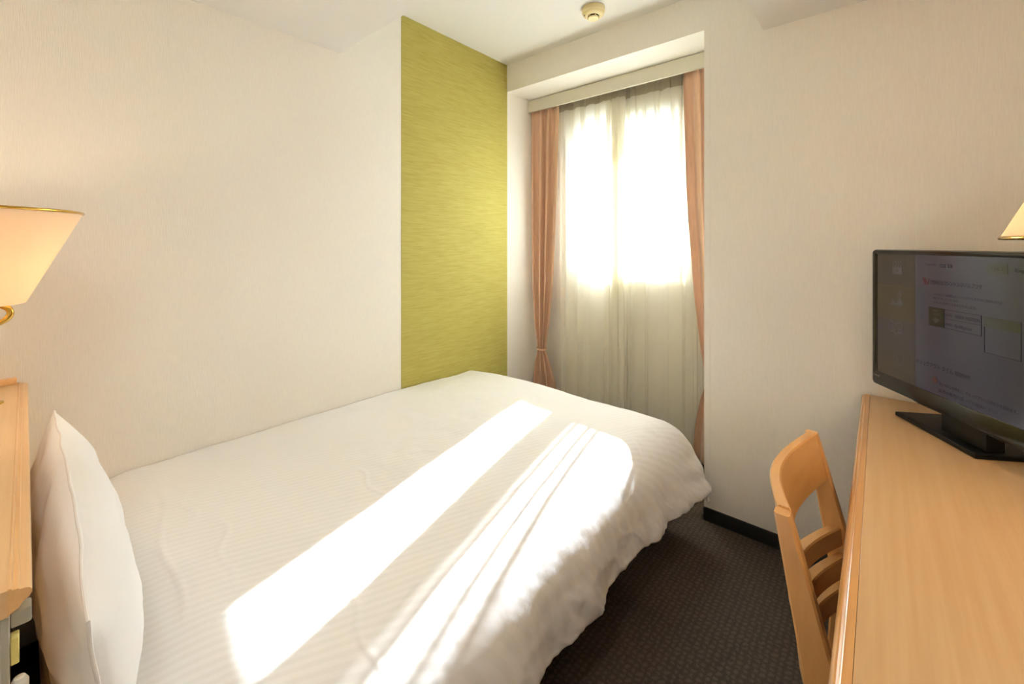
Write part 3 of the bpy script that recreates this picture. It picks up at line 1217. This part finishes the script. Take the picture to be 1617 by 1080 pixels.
# red mark
bm = bmesh.new()
for q in ([(.194, 1.179), (.198, 1.179), (.2065, 1.159), (.2025, 1.159)], [(.2000, 1.179), (.204, 1.179), (.2125, 1.159), (.2085, 1.159)], [(.2115, 1.159), (.2145, 1.159), (.2185, 1.177), (.2160, 1.177)]):
    fbm(q)
obj('logo_mark', bm, C_red, scr, 30)
text_fit('飛騨高山ワシントンホテルプラザ', .223, .385, 1.163, .0145, C_text)
text_fit('このたびは、飛騨高山ワシントンホテルプラザをご利用いただき、', .233, .441, 1.130, .0085, C_text)
text_fit('誠にありがとうございます。', .233, .314, 1.1185, .0085, C_text)
text_fit('ごゆっくりおくつろぎくださいませ。', .233, .369, 1.1065, .0085, C_text)
# network box
frame_rect('network_box', .218, 1.038, .384, 1.093, .0014, C_text)
flat('network_box', rect(.218, 1.038, .2715, 1.093), C_dark, .0010)
flat('network_box', rect(.2715, 1.066, .384, 1.0672), C_text, .0008)
text_fit('Free', .236, .252, 1.083, .0075, C_pale)
text_fit('Wi-Fi', .235, .255, 1.071, .0095, C_pale)
bm = bmesh.new()
for r_o in (.006, .0115, .017):
    for i in range(10):
        a0, a1 = math.radians(45 + 9 * i), math.radians(54 + 9 * i)
        q = []
        for r_, a in ((r_o - .0026, a0), (r_o, a0), (r_o, a1), (r_o - .0026, a1)):
            q.append((.245 + r_ * math.cos(a), 1.0465 + r_ * math.sin(a) * .9))
        prism(bm, q, lambda p, k: (p[0], .0022 - (0 if k else .0016), p[1] - ZO))
obj('icon', bm, C_icon, scr, 30)
text_fit('SSID', .274, .294, 1.0745, .0095, C_text)
text_fit('：', .2975, .2990, 1.0745, .0095, C_text)
text_fit('WASHINGTON', .304, .377, 1.0735, .0125, C_text)
text_fit('PASS', .274, .294, 1.0475, .0095, C_text)
text_fit('：', .2975, .2990, 1.0475, .0095, C_text)
text_fit('0x00plaza', .305, .355, 1.0465, .0120, C_text)
# framed panel on the right (its code square is left blank)
frame_rect('code_panel', .391, .998, .484, 1.092, .0012, C_text)
flat('code_panel', rect(.391, 1.066, .484, 1.092), C_btn, .0010)
# lower lines
text_fit('チェックアウト タイム 10:00AM', .169, .349, .912, .0165, C_text)
bm = bmesh.new()
fbm([(.239 + .0085 * math.cos(2 * math.pi * i / 20), .878 + .0085 * math.sin(2 * math.pi * i / 20)) for i in range(20)])
obj('icon', bm, lit('dot_orange', (76, 44, 34)), scr, 30)
text_fit('赤いボタンを押すと、チェックアウトの手続きを始めます。', .252, .476, .868, .0110, C_text)
text_fit('画面の案内に沿ってお進みください。', .252, .440, .848, .0110, C_text)

# maker's script on the bezel corner
bm = bmesh.new()
cu = bpy.data.curves.new('bezel_badge', 'FONT')
cu.body = 'Lumier'
cu.size = .0115
cu.shear = .3
to = bpy.data.objects.new('badge_src', cu)
COL.objects.link(to)
me = bpy.data.meshes.new_from_object(to.evaluated_get(bpy.context.evaluated_depsgraph_get()))
bpy.data.objects.remove(to)
for v_ in me.vertices:
    p = v_.co.copy()
    v_.co = Vector((-.014 + p.x * .95, -.0021, T0 + .030 + p.y))
me.materials.clear()
me.materials.append(mat('badge_grey', (120, 112, 100), .4))
bo = bpy.data.objects.new('badge', me)
COL.objects.link(bo)
bo.parent = tv

# stand (world coordinates)
ca, sa = math.cos(ANG), math.sin(ANG)


def to_tv(p):
    d = Vector((p[0] - TV0.x, p[1] - TV0.y))
    return (d.x * ca + d.y * sa, -d.x * sa + d.y * ca)


p0 = Vector((.040, 1.886))
p1 = Vector((.190, 1.635))
nn = Vector((.859, .513))
quad = [p0, p1, p1 + nn * .235, p0 + nn * .235]
bm = bmesh.new()
qs = [to_tv(p) for p in quad]
rings = []
cxq = sum(q[0] for q in qs) / 4
cyq = sum(q[1] for q in qs) / 4
for zz, k in ((.0, .985), (.002, 1.0), (.011, 1.0), (.0135, .975), (.016, .90)):
    rings.append([bm.verts.new((cxq + (q[0] - cxq) * k, cyq + (q[1] - cyq) * k, zz)) for q in qs])
for A_, C_ in zip(rings[:-1], rings[1:]):
    for i in range(4):
        j = (i + 1) % 4
        bm.faces.new((A_[i], A_[j], C_[j], C_[i]))
bm.faces.new(rings[0][::-1])
bm.faces.new(rings[-1])
tvc('stand_base', bm, M['black_matt'], None, 20)
bm = bmesh.new()
prism(bm, [(.250, .012), (.385, .012), (.385, .055), (.250, .055)], lambda p, k: (p[0] + (0 if k else 0), p[1], .014 if k == 0 else .10))
tvc('stand_neck', bm, M['black_matt'])

# every child is already linked; names of repeated parts take Blender's suffix
bpy.context.view_layer.update()
